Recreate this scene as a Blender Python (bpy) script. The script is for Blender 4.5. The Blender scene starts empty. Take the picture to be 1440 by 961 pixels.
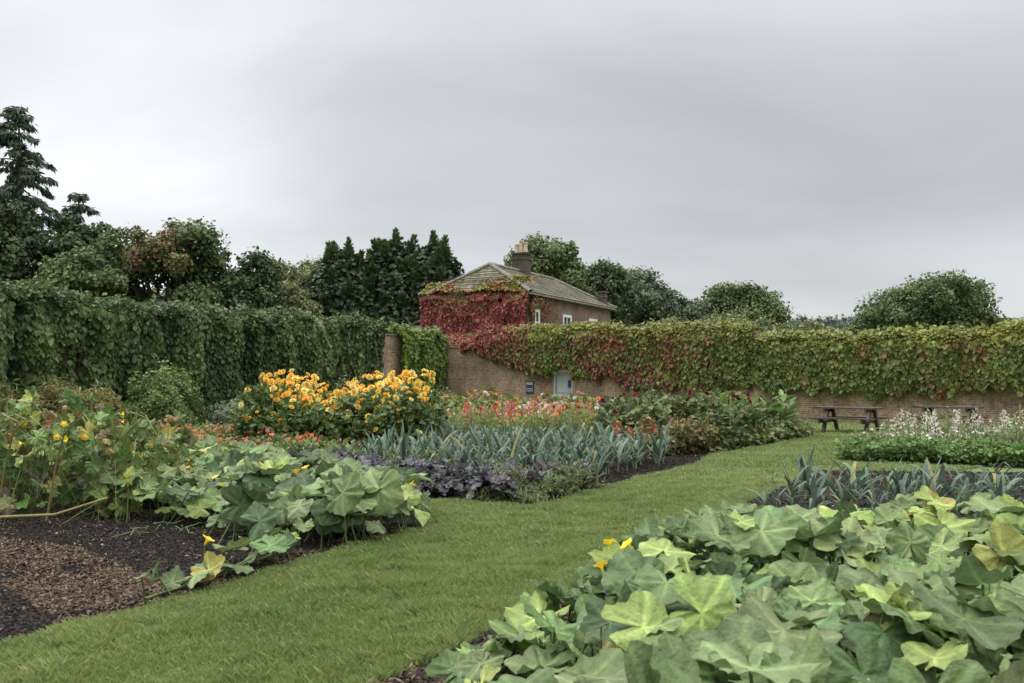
import bpy, math, numpy as np
from math import radians, sin, cos, pi
rng = np.random.default_rng(7)
scene = bpy.context.scene

# ---------------------------------------------------------------- helpers
def nrm(v): return v/np.maximum(np.linalg.norm(v,axis=-1,keepdims=True),1e-9)
def frames(n):
    z=nrm(n); x=nrm(np.cross(rng.normal(size=z.shape),z)); y=np.cross(z,x)
    return np.stack([x,y,z],-1)
def frames_dir(d,up):
    y=nrm(d); x=nrm(np.cross(y,up)); z=np.cross(x,y)
    return np.stack([x,y,z],-1)
def rotz(a):
    c,s=np.cos(a),np.sin(a); o=np.zeros_like(c); i=np.ones_like(c)
    return np.stack([np.stack([c,-s,o],-1),np.stack([s,c,o],-1),np.stack([o,o,i],-1)],-2)
def vn(x,y,s=0):
    x=np.asarray(x,float);y=np.asarray(y,float)
    xi=np.floor(x);yi=np.floor(y);fx=x-xi;fy=y-yi
    fx=fx*fx*(3-2*fx);fy=fy*fy*(3-2*fy)
    h=lambda i,j:(lambda q:q-np.floor(q))(np.sin(i*127.1+j*311.7+s*74.7)*43758.5453)
    return (h(xi,yi)*(1-fx)+h(xi+1,yi)*fx)*(1-fy)+(h(xi,yi+1)*(1-fx)+h(xi+1,yi+1)*fx)*fy
def jit(c,N,b=.25,h=.08):
    c=np.asarray(c,float)
    if c.ndim==1: c=np.tile(c,(N,1))
    return np.clip(c*(1+b*rng.uniform(-1,1,(N,1)))*(1+h*rng.normal(size=(N,3))),0.002,.95)
def lerp(a,b,t):
    t=np.asarray(t)[:,None]; return np.asarray(a)*(1-t)+np.asarray(b)*t
def inpoly(P,poly):
    x,y=P[:,0],P[:,1]; r=np.zeros(len(P),bool); n=len(poly)
    for i in range(n):
        x1,y1=poly[i];x2,y2=poly[(i+1)%n]
        c=((y1>y)!=(y2>y))
        if y1!=y2: r^=c&(x<(x2-x1)*(y-y1)/(y2-y1)+x1)
    return r
def sample(poly,n,excl=()):
    a=np.array(poly);lo=a.min(0);hi=a.max(0);out=[];k=0
    while k<n:
        P=rng.uniform(lo,hi,(n*2,2));m=inpoly(P,poly)
        for e in excl: m&=~inpoly(P,e)
        P=P[m];out.append(P);k+=len(P)
    return np.concatenate(out)[:n]
def inst(T,loc,R,S,col,mi=0):
    V,F,t=T;N=len(loc);S=np.asarray(S,float)
    if S.ndim==0:S=np.full(N,float(S))
    if S.ndim==1:S=np.repeat(S[:,None],3,1)
    W=np.einsum('nij,nvj->nvi',R,V[None]*S[:,None,:])+loc[:,None,:]
    FF=(F[None]+(np.arange(N)*len(V))[:,None,None]).reshape(-1,F.shape[1])
    C=np.asarray(col)[:,None,:]*(t[None,:,None] if t.ndim==1 else t[None])
    return (W.reshape(-1,3),FF,C.reshape(-1,3),mi)
def build(name,parts,mats,parent=None,smooth=False):
    me=bpy.data.meshes.new(name)
    nv=sum(len(p[0]) for p in parts);nf=sum(len(p[1]) for p in parts)
    V=np.concatenate([p[0] for p in parts]);C=np.concatenate([p[2] for p in parts])
    idx=[];tot=[];mi=[];o=0
    for p in parts:
        idx.append((p[1]+o).ravel());tot.append(np.full(len(p[1]),p[1].shape[1]));mi.append(np.full(len(p[1]),p[3]));o+=len(p[0])
    idx=np.concatenate(idx);tot=np.concatenate(tot);mi=np.concatenate(mi)
    st=np.concatenate([[0],np.cumsum(tot)[:-1]])
    me.vertices.add(nv);me.loops.add(len(idx));me.polygons.add(nf)
    me.vertices.foreach_set('co',V.astype(np.float32).ravel())
    me.loops.foreach_set('vertex_index',idx.astype(np.int32))
    me.polygons.foreach_set('loop_start',st.astype(np.int32))
    me.polygons.foreach_set('material_index',mi.astype(np.int32))
    me.polygons.foreach_set('use_smooth',np.full(nf,smooth))
    ca=me.color_attributes.new('Col','FLOAT_COLOR','POINT')
    ca.data.foreach_set('color',np.concatenate([C,np.ones((nv,1))],1).astype(np.float32).ravel())
    me.update(calc_edges=True);me.validate()
    for m in mats: me.materials.append(m)
    ob=bpy.data.objects.new(name,me);scene.collection.objects.link(ob)
    if parent: ob.parent=parent
    return ob
def tube(pts,rad,col,k=7,mi=1):
    pts=np.array(pts,float);n=len(pts);V=[]
    for i in range(n):
        d=nrm(pts[min(i+1,n-1)]-pts[max(i-1,0)])
        a=nrm(np.cross(d,[.3,.9,.1] if abs(d[2])>.5 else [0,0,1.]));b=np.cross(d,a)
        for j in range(k):
            t=2*pi*j/k;V.append(pts[i]+rad[i]*(a*cos(t)+b*sin(t)))
    F=[[i*k+j,i*k+(j+1)%k,(i+1)*k+(j+1)%k,(i+1)*k+j] for i in range(n-1) for j in range(k)]
    V=np.array(V);return (V,np.array(F),np.tile(np.array(col,float),(len(V),1)),mi)
def box(x0,x1,y0,y1,z0,z1,col=(.5,.5,.5),mi=0):
    V=np.array([[x,y,z] for z in(z0,z1) for y in(y0,y1) for x in(x0,x1)],float)
    F=np.array([[0,2,3,1],[4,5,7,6],[0,1,5,4],[2,6,7,3],[0,4,6,2],[1,3,7,5]])
    return (V,F,np.tile(np.array(col,float),(8,1)),mi)
def xf(p,R,t):
    return (p[0]@np.array(R).T+np.array(t),p[1],p[2],p[3])

# ---------------------------------------------------------------- materials
def newmat(name):
    m=bpy.data.materials.new(name);m.use_nodes=True;nt=m.node_tree
    return m,nt,nt.nodes['Principled BSDF'],nt.nodes['Material Output']
def leafmat(name,rough=.5,trans=.25,spec=.35,detail=0):
    m,nt,b,o=newmat(name)
    a=nt.nodes.new('ShaderNodeAttribute');a.attribute_name='Col';src=a.outputs['Color']
    if detail:
        tc=nt.nodes.new('ShaderNodeTexCoord');n=nt.nodes.new('ShaderNodeTexNoise');n.inputs['Scale'].default_value=detail;n.inputs['Detail'].default_value=5;n.inputs['Roughness'].default_value=.65
        nt.links.new(tc.outputs['Object'],n.inputs['Vector'])
        mr=nt.nodes.new('ShaderNodeMapRange');mr.inputs[1].default_value=.3;mr.inputs[2].default_value=.7;mr.inputs[3].default_value=.78;mr.inputs[4].default_value=1.24
        nt.links.new(n.outputs['Fac'],mr.inputs[0])
        vm=nt.nodes.new('ShaderNodeVectorMath');vm.operation='SCALE';nt.links.new(src,vm.inputs[0]);nt.links.new(mr.outputs[0],vm.inputs[3]);src=vm.outputs[0]
        n2=nt.nodes.new('ShaderNodeTexNoise');n2.inputs['Scale'].default_value=detail*2.6;n2.inputs['Detail'].default_value=4;nt.links.new(tc.outputs['Object'],n2.inputs['Vector'])
        bp=nt.nodes.new('ShaderNodeBump');bp.inputs['Strength'].default_value=.5;bp.inputs['Distance'].default_value=.018
        nt.links.new(n2.outputs['Fac'],bp.inputs['Height']);nt.links.new(bp.outputs[0],b.inputs['Normal'])
    nt.links.new(src,b.inputs['Base Color']);b.inputs['Roughness'].default_value=rough
    b.inputs['Specular IOR Level'].default_value=spec
    if trans>0:
        t=nt.nodes.new('ShaderNodeBsdfTranslucent');nt.links.new(src,t.inputs['Color'])
        x=nt.nodes.new('ShaderNodeMixShader');x.inputs[0].default_value=trans
        nt.links.new(b.outputs[0],x.inputs[1]);nt.links.new(t.outputs[0],x.inputs[2]);nt.links.new(x.outputs[0],o.inputs[0])
    return m
LEAF=leafmat('leaf');BIGLEAF=leafmat('big_leaf',.55,.24,.28,22);MATTE=leafmat('matte_bark',.9,0,.1)
def noise_ramp(nt,vec,scale,stops,detail=6,rough=.6):
    n=nt.nodes.new('ShaderNodeTexNoise');n.inputs['Scale'].default_value=scale;n.inputs['Detail'].default_value=detail;n.inputs['Roughness'].default_value=rough
    nt.links.new(vec,n.inputs['Vector']);r=nt.nodes.new('ShaderNodeValToRGB')
    while len(r.color_ramp.elements)<len(stops): r.color_ramp.elements.new(.5)
    for e,(p,c) in zip(r.color_ramp.elements,stops): e.position=p;e.color=(*c,1)
    nt.links.new(n.outputs['Fac'],r.inputs[0]);return n,r
def surf(name,scale,stops,rough=.9,bump=.3,bscale=None):
    m,nt,b,o=newmat(name);tc=nt.nodes.new('ShaderNodeTexCoord')
    n,r=noise_ramp(nt,tc.outputs['Object'],scale,stops)
    nt.links.new(r.outputs[0],b.inputs['Base Color']);b.inputs['Roughness'].default_value=rough;b.inputs['Specular IOR Level'].default_value=.2
    n2=nt.nodes.new('ShaderNodeTexNoise');n2.inputs['Scale'].default_value=bscale or scale*4;n2.inputs['Detail'].default_value=5
    nt.links.new(tc.outputs['Object'],n2.inputs['Vector'])
    bp=nt.nodes.new('ShaderNodeBump');bp.inputs['Strength'].default_value=bump;bp.inputs['Distance'].default_value=.05
    nt.links.new(n2.outputs['Fac'],bp.inputs['Height']);nt.links.new(bp.outputs[0],b.inputs['Normal']);return m
def brickmat(name,c1,c2,mortar,bw=.23,bh=.08,ms=.012,patch=((.3,(.5,.5,.5)),(.7,(1.2,1.15,1.1))),pscale=.9):
    m,nt,b,o=newmat(name);tc=nt.nodes.new('ShaderNodeTexCoord');s=nt.nodes.new('ShaderNodeSeparateXYZ')
    nt.links.new(tc.outputs['Object'],s.inputs[0])
    ad=nt.nodes.new('ShaderNodeMath');nt.links.new(s.outputs[0],ad.inputs[0]);nt.links.new(s.outputs[1],ad.inputs[1])
    cb=nt.nodes.new('ShaderNodeCombineXYZ');nt.links.new(ad.outputs[0],cb.inputs[0]);nt.links.new(s.outputs[2],cb.inputs[1])
    br=nt.nodes.new('ShaderNodeTexBrick');nt.links.new(cb.outputs[0],br.inputs['Vector'])
    br.inputs['Color1'].default_value=(*c1,1);br.inputs['Color2'].default_value=(*c2,1);br.inputs['Mortar'].default_value=(*mortar,1)
    br.inputs['Scale'].default_value=1;br.inputs['Brick Width'].default_value=bw;br.inputs['Row Height'].default_value=bh;br.inputs['Mortar Size'].default_value=ms
    br.inputs['Bias'].default_value=-.1
    n,r=noise_ramp(nt,tc.outputs['Object'],pscale,patch)
    mx=nt.nodes.new('ShaderNodeMix');mx.data_type='RGBA';mx.blend_type='MULTIPLY';mx.inputs[0].default_value=1
    nt.links.new(br.outputs['Color'],mx.inputs[6]);nt.links.new(r.outputs[0],mx.inputs[7])
    n2,r2=noise_ramp(nt,tc.outputs['Object'],7,((.3,(.5,.5,.5)),(.75,(1.35,1.3,1.22))))
    m2=nt.nodes.new('ShaderNodeMix');m2.data_type='RGBA';m2.blend_type='MULTIPLY';m2.inputs[0].default_value=1
    nt.links.new(mx.outputs[2],m2.inputs[6]);nt.links.new(r2.outputs[0],m2.inputs[7]);nt.links.new(m2.outputs[2],b.inputs['Base Color'])
    b.inputs['Roughness'].default_value=.9
    bp=nt.nodes.new('ShaderNodeBump');bp.inputs['Strength'].default_value=.5;bp.inputs['Distance'].default_value=.02;bp.invert=True
    nt.links.new(br.outputs['Fac'],bp.inputs['Height']);nt.links.new(bp.outputs[0],b.inputs['Normal']);return m
BRICK=brickmat('old_brick',(.45,.31,.205),(.26,.17,.12),(.48,.42,.33),patch=((.3,(.42,.42,.42)),(.7,(1.25,1.2,1.12))),pscale=.7)
HBRICK=brickmat('house_brick',(.26,.145,.115),(.16,.10,.085),(.28,.23,.19))
CHIM=brickmat('sooty_brick',(.10,.075,.06),(.06,.05,.045),(.12,.10,.085))
SLATE=brickmat('stone_slate',(.22,.205,.165),(.13,.125,.095),(.03,.03,.025),.5,.22,.025,((.35,(.55,.58,.45)),(.65,(1.25,1.25,1.05))),.8)
WHITE=surf('white_paint',3,((.3,(.65,.65,.63)),(.7,(.8,.8,.78))),.5,.05)
STONE=surf('coping_stone',5,((.3,(.10,.095,.07)),(.7,(.28,.26,.21))),.9,.4)
CREAM=surf('cream_clay',6,((.3,(.4,.33,.22)),(.7,(.58,.5,.38))),.8,.1)
GLASS=surf('window_glass',1,((.3,(.02,.025,.03)),(.7,(.05,.06,.07))),.08,.02)
BLUE=surf('sign_blue',4,((.4,(.03,.06,.12)),(.6,(.05,.09,.17))),.5,.02)
WOOD=surf('weathered_wood',9,((.3,(.05,.042,.03)),(.7,(.12,.10,.075))),.85,.3)
DOORM=surf('pale_door_paint',5,((.3,(.38,.41,.42)),(.7,(.52,.54,.54))),.6,.1)
GROUND=surf('ground_grass',1.2,((.25,(.075,.105,.03)),(.5,(.105,.145,.042)),(.75,(.145,.18,.065))),.95,.6,60)
SOIL=surf('dark_soil',9,((.3,(.012,.010,.008)),(.6,(.03,.024,.019)),(.8,(.06,.045,.032))),.95,1,25)

# ---------------------------------------------------------------- camera, sun, sky
cam=bpy.data.cameras.new('camera');co=bpy.data.objects.new('camera',cam);scene.collection.objects.link(co)
co.location=(0,0,1.6);co.rotation_euler=(radians(90),0,0);cam.lens=32;cam.sensor_width=36;cam.shift_y=.0378;cam.clip_end=3000;cam.clip_start=.05
cam.dof.use_dof=True;cam.dof.focus_distance=16;cam.dof.aperture_fstop=4.5
scene.camera=co
az=radians(-60);el=radians(50)   # azimuth measured from +Y towards +X
sd=np.array([sin(az)*cos(el),cos(az)*cos(el),sin(el)])
L=bpy.data.lights.new('sun','SUN');L.energy=1.5;L.angle=radians(25);L.color=(1,.97,.92)
lo=bpy.data.objects.new('sun',L);scene.collection.objects.link(lo)
import mathutils
lo.rotation_euler=mathutils.Vector(sd).to_track_quat('Z','Y').to_euler()
w=bpy.data.worlds.new('World');scene.world=w;w.use_nodes=True;nt=w.node_tree;nt.nodes.clear()
N=nt.nodes.new;K=nt.links.new
def math_(op,a,b=None,c=None):
    n=N('ShaderNodeMath');n.operation=op
    for i,v in enumerate((a,b,c)):
        if v is None: continue
        if isinstance(v,(int,float)): n.inputs[i].default_value=v
        else: K(v,n.inputs[i])
    return n.outputs[0]
out=N('ShaderNodeOutputWorld');sky=N('ShaderNodeTexSky');sky.sky_type='NISHITA';sky.sun_disc=False;sky.sun_elevation=el;sky.sun_rotation=az
bg1=N('ShaderNodeBackground');bg1.inputs[1].default_value=.012;K(sky.outputs[0],bg1.inputs[0])
tc=N('ShaderNodeTexCoord');sp=N('ShaderNodeSeparateXYZ');K(tc.outputs['Generated'],sp.inputs[0])
zc=math_('MAXIMUM',sp.outputs[2],0)
den=math_('ADD',zc,.4)
cb=N('ShaderNodeCombineXYZ');K(math_('DIVIDE',sp.outputs[0],den),cb.inputs[0]);K(math_('DIVIDE',sp.outputs[1],den),cb.inputs[1])
ns=N('ShaderNodeTexNoise');ns.inputs['Scale'].default_value=1.3;ns.inputs['Detail'].default_value=8;ns.inputs['Roughness'].default_value=.5;ns.inputs['Distortion'].default_value=.35
mp=N('ShaderNodeMapping');mp.inputs['Rotation'].default_value=(0,0,.3);mp.inputs['Scale'].default_value=(.8,1.6,1);mp.inputs['Location'].default_value=(5.3,2.2,0)
K(cb.outputs[0],mp.inputs[0]);K(mp.outputs[0],ns.inputs['Vector'])
cr=N('ShaderNodeValToRGB');el_=cr.color_ramp.elements
st=[(0,.175),(.07,.166),(.16,.140),(.24,.142),(.31,.152),(.40,.18),(.55,.50),(1,.95)]
while len(el_)<len(st): el_.new(.5)
for e,(p,v) in zip(el_,st): e.position=p;e.color=(v*.985,v*.995,v*1.02,1)
K(zc,cr.inputs[0])
nf=math_('MULTIPLY_ADD',ns.outputs['Fac'],.75,.63)
def lobe(d,p,a):
    pd=nrm(np.array(d));dt=N('ShaderNodeVectorMath');dt.operation='DOT_PRODUCT';K(tc.outputs['Generated'],dt.inputs[0]);dt.inputs[1].default_value=tuple(pd)
    q=math_('MULTIPLY',math_('POWER',math_('MAXIMUM',dt.outputs['Value'],0),p),a)
    return math_('MULTIPLY',q,math_('MULTIPLY_ADD',ns.outputs['Fac'],1.6,.2))
tot=math_('ADD',math_('ADD',nf,lobe([-.50,1,.15],42,.5)),lobe([-.32,1,.14],160,.2))
vm=N('ShaderNodeVectorMath');vm.operation='SCALE';K(cr.outputs[0],vm.inputs[0]);K(tot,vm.inputs[3])
bg2=N('ShaderNodeBackground');K(vm.outputs[0],bg2.inputs[0]);bg2.inputs[1].default_value=4.0
ads=N('ShaderNodeAddShader');K(bg1.outputs[0],ads.inputs[0]);K(bg2.outputs[0],ads.inputs[1]);K(ads.outputs[0],out.inputs[0])
scene.view_settings.view_transform='Standard';scene.view_settings.look='None';scene.view_settings.exposure=0

# ---------------------------------------------------------------- ground + beds
def sheet(name,poly,z,mat):
    V=np.array([[x,y,z] for x,y in poly],float)
    return build(name,[(V,np.array([list(range(len(V)))]),np.ones((len(V),3))*.1,0)],[mat])
sheet('ground',[(-1500,-300),(1500,-300),(1500,2500),(-1500,2500)],0,GROUND)
A=[(-9,3.0),(-4.6,3.3),(-3.1,5.5),(-2.57,6.35),(-1.6,8.5),(-.95,10),(-1.1,11.3),(-2.6,13.5),(-6,17.3),(-12,17)]
B=[(-1.3,12.2),(.3,11.5),(3.4,17.3),(4.4,19.6),(8.8,26.3),(9,28),(2,42),(-4,38),(-5.8,24),(-9.6,23.5),(-9,19),(-4,15.5)]
C=[(-1.3,3.2),(-.68,4.8),(0,6.0),(2.6,10.9),(5.3,16.0),(9.5,15.6),(13,13),(9,2),(0,1.5)]
D=[(6.4,17.9),(9.3,16.5),(14,15),(20,22),(14,26.0),(9.6,24)]
def wob(poly,a=.07,step=.35):
    o=[]
    for i in range(len(poly)):
        p=np.array(poly[i],float);q=np.array(poly[(i+1)%len(poly)],float);n=max(1,int(np.linalg.norm(q-p)/step))
        for k in range(n):
            r=p+(q-p)*k/n;o.append(tuple(r+(np.array([vn(r[0]*2,r[1]*2,1),vn(r[0]*2,r[1]*2,2)])-.5)*2*a))
    return o
A,B,C,D=[wob(p) for p in (A,B,C,D)]
for n,p in zip(('soil_bed','soil_bed.001','soil_bed.002','soil_bed.003'),(A,B,C,D)): sheet(n,p,.012,SOIL)
OCT=(np.array([[1,0,0],[-1,0,0],[0,1,0],[0,-1,0],[0,0,1],[0,0,-1.]])*1.0,np.array([[0,2,4],[2,1,4],[1,3,4],[3,0,4],[2,0,5],[1,2,5],[3,1,5],[0,3,5]]),np.ones(6))
def clods(name,poly,n,s0,s1,col,flat=.7,excl=()):
    P=sample(poly,n,excl);S=rng.uniform(s0,s1,(n,3));S[:,2]*=flat
    loc=np.c_[P,.012+S[:,2]*.3];R=frames(rng.normal(size=(n,3))*.5+[0,0,1])
    c=jit(col,n,.6);k=rng.random(n)<.012;c[k]=(.25,.22,.17)
    return build(name,[inst(OCT,loc,R,S,c)],[MATTE])
NA=[(-6,4),(-4.6,3.4),(-3.1,5.5),(-2.6,6.4),(-1.6,8.5),(-.95,10),(-5,11),(-7,9)]
clods('soil_clods',NA,42000,.005,.024,(.026,.022,.019))
clods('soil_clods.001',C,30000,.008,.03,(.026,.021,.017))
clods('soil_clods.002',[(-1.3,12.2),(.3,11.5),(3.4,17.3),(4.4,19.6),(0,22),(-4,15.5)],16000,.01,.035,(.028,.022,.018))
CH=[(-5.6,9.4),(-4.1,8.6),(-2.5,6.9),(-2.72,6.3),(-3.1,6.1),(-4.2,7.3),(-5.4,8.3)]
def chips(name,poly,n,th=0):
    P=sample(poly,n);P=P[vn(P[:,0]*2.2,P[:,1]*2.2,33)*.6+vn(P[:,0]*6,P[:,1]*6,34)*.4+rng.normal(0,.12,n)>th];n=len(P);S=np.c_[rng.uniform(.004,.012,n),rng.uniform(.010,.034,n),np.full(n,.003)]
    R=frames(rng.normal(size=(n,3))*.4+[0,0,1])
    c=lerp((.045,.033,.024),(.22,.15,.10),rng.random(n)**2)
    return inst(OCT,np.c_[P,.018+rng.random(n)*.018],R,S,c)
edge=[(-.72,4.8),(0,6.0),(1.2,8.3),(1.45,8.2),(.35,6),(-.35,4.6),(-1.2,3.0),(-1.5,3.1)]
ea=[(-3.1,5.5),(-2.57,6.35),(-1.6,8.5),(-.95,10),(-1.2,10),(-1.95,8.6),(-2.9,6.6)]
build('bark_chips',[chips('c',CH,13000,.32),chips('c',edge,3500,.4),chips('c',ea,2500,.4),chips('c',NA,5000,.5)],[MATTE])

# ---------------------------------------------------------------- lawn blades
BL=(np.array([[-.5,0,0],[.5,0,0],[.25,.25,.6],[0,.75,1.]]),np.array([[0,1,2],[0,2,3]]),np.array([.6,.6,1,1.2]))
def lawn(name,poly,n,h,wd):
    P=sample(poly,n,(A,B,C,D));R=rotz(rng.uniform(0,2*pi,n))
    hh=h*rng.uniform(.4,1.3,n)*(.55+.9*vn(P[:,0]*1.6,P[:,1]*1.6,5)*vn(P[:,0]*6,P[:,1]*6,6)*1.6);S=np.c_[wd*rng.uniform(.7,1.3,n),hh*rng.uniform(.3,1.4,n),hh]
    t=np.clip(vn(P[:,0]*.7,P[:,1]*.7,3)*.55+vn(P[:,0]*4,P[:,1]*4,9)*.45,0,1)
    c=lerp((.125,.19,.05),(.255,.31,.105),t);k=rng.random(n)<.10;c[k]=(.34,.33,.17)
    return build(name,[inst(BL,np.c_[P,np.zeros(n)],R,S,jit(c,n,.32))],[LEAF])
lawn('lawn',[(-4.5,3.2),(-1,3.4),(0,5),(1.6,8),(-.2,8.5),(-2,8.5),(-3.5,6)],190000,.048,.004)
lawn('lawn.001',[(-2.2,8),(1.4,8),(4.5,14),(2.2,15),(-1.5,12.5)],130000,.048,.0065)
lawn('lawn.002',[(2,14),(5,13.5),(9,17),(12,30),(9,29),(3,18.5)],110000,.05,.012)
lawn('lawn.003',[(9,26),(25,20),(24,27),(0,46),(-12,40),(-16,26),(-9,20)],110000,.06,.022)

# ---------------------------------------------------------------- leaf templates
LF=(np.array([[0,0,0],[.38,.35,.07],[.3,.7,.05],[0,1,-.12],[-.3,.7,.05],[-.38,.35,.07],[0,.5,-.04]]),
    np.array([[0,1,6],[1,2,6],[2,3,6],[3,4,6],[4,5,6],[5,0,6]]),np.array([.9,1,1,1.05,1,1,.85]))
QL=(np.array([[0,0,0],[.4,.5,.08],[0,1,-.1],[-.4,.5,.08]]),np.array([[0,1,2],[0,2,3]]),np.array([.9,1,1.1,1]))
NL=(np.array([[0,0,0],[.1,.5,.02],[0,1,-.1],[-.1,.5,.02]]),np.array([[0,1,2],[0,2,3]]),np.array([.8,1,1.1,1]))
ROD=(np.array([[cos(a),y,sin(a)] for y in (0,1) for a in (0,2.09,4.19)]),np.array([[0,1,4,3],[1,2,5,4],[2,0,3,5]]),np.array([.8,.8,.8,1,1,1.]))
def rods(p,q,r,col):
    d=q-p;l=np.linalg.norm(d,axis=1);up=np.tile([.31,.2,.9],(len(p),1))+rng.normal(size=(len(p),3))*.01
    return inst(ROD,p,frames_dir(d,up),np.c_[np.full(len(p),r),l,np.full(len(p),r)],jit(col,len(p),.2))
def bigleaf(cup,seed,lob=.09,veins=1.75):
    na,nr=60,7;r0=np.random.default_rng(seed);V=[[0,0,0]];T=[veins];ph=r0.uniform(0,6,6);jag=r0.normal(0,.02,na)
    for i in range(1,nr+1):
        f=i/nr
        for j in range(na):
            a=2*pi*j/na;d=(a-1.5*pi+pi)%(2*pi)-pi
            R=1+f*(lob*cos(5*(a-pi/2))+.03*cos(15*(a-pi/2))+jag[j]*(f>.85))-.75*math.exp(-(d/.24)**2);R*=1+.07*sin(2*a+ph[0])
            r=f*R
            dv=min(((j-3)%12),12-((j-3)%12))
            v=math.exp(-(dv*f/.6)**2)
            z=cup*r*r+.06*r*sin(5*(a-pi/2)+1.5)*f+.08*f*sin(3*a+ph[1])+.06*f*f*sin(9*a+ph[2])+.035*f*f*sin(14*a+ph[4])-.05*v*(1-f*.6)+.10*f*f*sin(2*a+ph[3])+.03*sin(f*9+dv)*f
            side=math.exp(-(((dv*.9+f*8.)%2.0-1.0)/.32)**2)
            V.append([r*cos(a),r*sin(a),z]);T.append(1+(veins-1)*v*(1.05-f*.5)-(.10 if f>.9 else 0)+.2*side*f)
    F=[[0,1+j,1+(j+1)%na] for j in range(na)]
    Q=[[1+i*na+j,1+(i+1)*na+j,1+(i+1)*na+(j+1)%na,1+i*na+(j+1)%na] for i in range(nr-1) for j in range(na)]
    F+=[[q[0],q[1],q[2]] for q in Q]+[[q[0],q[2],q[3]] for q in Q]
    return (np.array(V),np.array(F),np.array(T))
BIG=[bigleaf(c,i) for i,c in enumerate((-.2,.12,.28,-.08,.02,.18,-.14,.08))];NB=len(BIG)
def flower_trumpet():
    n=10;V=[];T=[]
    for z,r in ((0,.12),(.5,.22),(.85,.5),(1,1)):
        for j in range(n):
            a=2*pi*j/n;k=1+.3*(j%2==0)*(z>.6);V.append([r*k*cos(a),r*k*sin(a),z*1.4-.12*(j%2)*(z>.9)]);T.append(.75+.25*z)
    F=[[i*n+j,i*n+(j+1)%n,(i+1)*n+(j+1)%n,(i+1)*n+j] for i in range(3) for j in range(n)]
    return (np.array(V,float),np.array(F),np.array(T))
TRUMP=flower_trumpet()
def rosette(k=9,rings=3):
    V=[];F=[];T=[]
    for r in range(rings):
        tilt=.15+r*.45;n=k-r*2
        for j in range(n):
            a=2*pi*j/n+r*.4;L=1-.22*r;w=.33*(1-.15*r);o=len(V)
            for (u,s) in ((0,0),(.6,1),(1,0),(.6,-1)):
                x=u*L*cos(tilt);z=u*L*sin(tilt)+.05*r
                V.append([x*cos(a)-s*w*sin(a),x*sin(a)+s*w*cos(a),z+abs(s)*.08]);T.append(.65+.45*u)
            F+=[[o,o+1,o+2],[o,o+2,o+3]]
    return (np.array(V,float),np.array(F),np.array(T,float))
ROS=rosette();DAISY=rosette(9,1)

# ---------------------------------------------------------------- pumpkin patches
def pumpkins(name,poly,n,hmin,hmax,size,cols,nflow,extra=None,hfun=None):
    P=sample(poly,n)
    if extra is not None: P=np.r_[P,extra];n=len(P)
    h=rng.uniform(hmin,hmax,n)*(.7+.6*vn(P[:,0]*1.3,P[:,1]*1.3,4))
    if hfun is not None: h=hfun(P,h)
    loc=np.c_[P,h]
    nm=np.c_[rng.normal(0,.36,(n,2)),np.ones(n)];nm[:,1]-=.25
    k=rng.random(n)<.12;nm[k,2]=.3
    R=frames(nm);S=size*rng.uniform(.45,1.25,n)*(.7+.3*np.clip(h/hmax,0,1.2))
    t=rng.random(n);c=lerp(cols[0],cols[1],t);kk=rng.random(n)<.14;c[kk]=cols[2];kk=rng.random(n)<.14;c[kk]=cols[0]*np.array([.65,.7,.72]);kk=rng.random(n)<.008;c[kk]=(.34,.33,.10);c=jit(c,n,.18,.05)
    w_=rng.integers(0,NB,n);parts=[]
    for i in range(NB):
        m=w_==i
        if m.any(): parts.append(inst(BIG[i],loc[m],R[m],np.c_[S[m],S[m]*rng.uniform(.8,1.1,m.sum()),S[m]],c[m]))
    base=np.c_[P+rng.normal(0,.12,(n,2)),np.zeros(n)]
    parts.append(rods(base,loc-R[:,:,2]*.01,.008,(.16,.24,.07)))
    if nflow:
        Q=P[rng.integers(0,n,nflow)]+rng.normal(0,.15,(nflow,2));z=rng.uniform(hmax*.75,hmax*1.05,nflow)
        if hfun is not None: z=hfun(Q,z)
        fl=np.c_[Q,z];d=np.c_[rng.normal(0,.5,(nflow,2)),np.ones(nflow)]
        parts.append(inst(TRUMP,fl,frames(d),rng.uniform(.03,.05,nflow),jit((.85,.6,.03),nflow,.1,.04)))
        parts.append(rods(np.c_[Q,np.zeros(nflow)],fl,.005,(.2,.28,.09)))
    return build(name,parts,[BIGLEAF],smooth=True)
PC=(np.array((.09,.14,.052)),np.array((.165,.22,.085)),np.array((.235,.30,.085)))
PA=[(-4.64,10.2),(-3.67,10),(-2.75,8.9),(-2.0,8.3),(-1.15,9.0),(-1.1,11.0),(-2.9,13.6),(-6.4,15.8),(-6.4,13.2)]
run=np.array([[-2.1,8.2],[-2.2,7.9],[-2.05,7.7],[-2.3,7.5],[-2.45,7.2],[-2.25,7.3],[-2.4,6.9],[-2.6,6.6],[-2.5,6.7],[-2.0,8.0],[-2.65,6.5],[-2.3,8.3],[-1.2,9.3],[-1.05,9.7],[-1.0,10.1],[-1.3,8.8],[-1.05,10.6],[-2.15,7.75],[-2.0,8.15],[-2.35,7.05],[-1.9,8.3],[-1.6,8.6]])
pumpkins('pumpkin_plants',PA,620,.16,.46,.20,PC,26,run,lambda P,h:np.where((P[:,1]<8.4),h*.7,h))
PR=[(.4,2.7),(-.1,3.6),(-.3,4.5),(.05,5.3),(.5,6.3),(.8,7.2),(1.1,7.9),(2.4,8.2),(6.4,7.7),(6,4),(4,2.6)]
def hf(P,h):
    edge=np.clip((P[:,0]-(-.4+.33*(P[:,1]-4.0)))/.9,0,1)
    return h*(.5+.5*edge)
pumpkins('pumpkin_plants.001',PR,1300,.22,.52,.178,PC,6,None,hf)
fl=np.array([[.55,5.5,.44],[.68,5.6,.50],[.62,5.8,.52],[.42,4.3,.42],[.5,4.25,.39],[.75,5.7,.54]])
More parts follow.
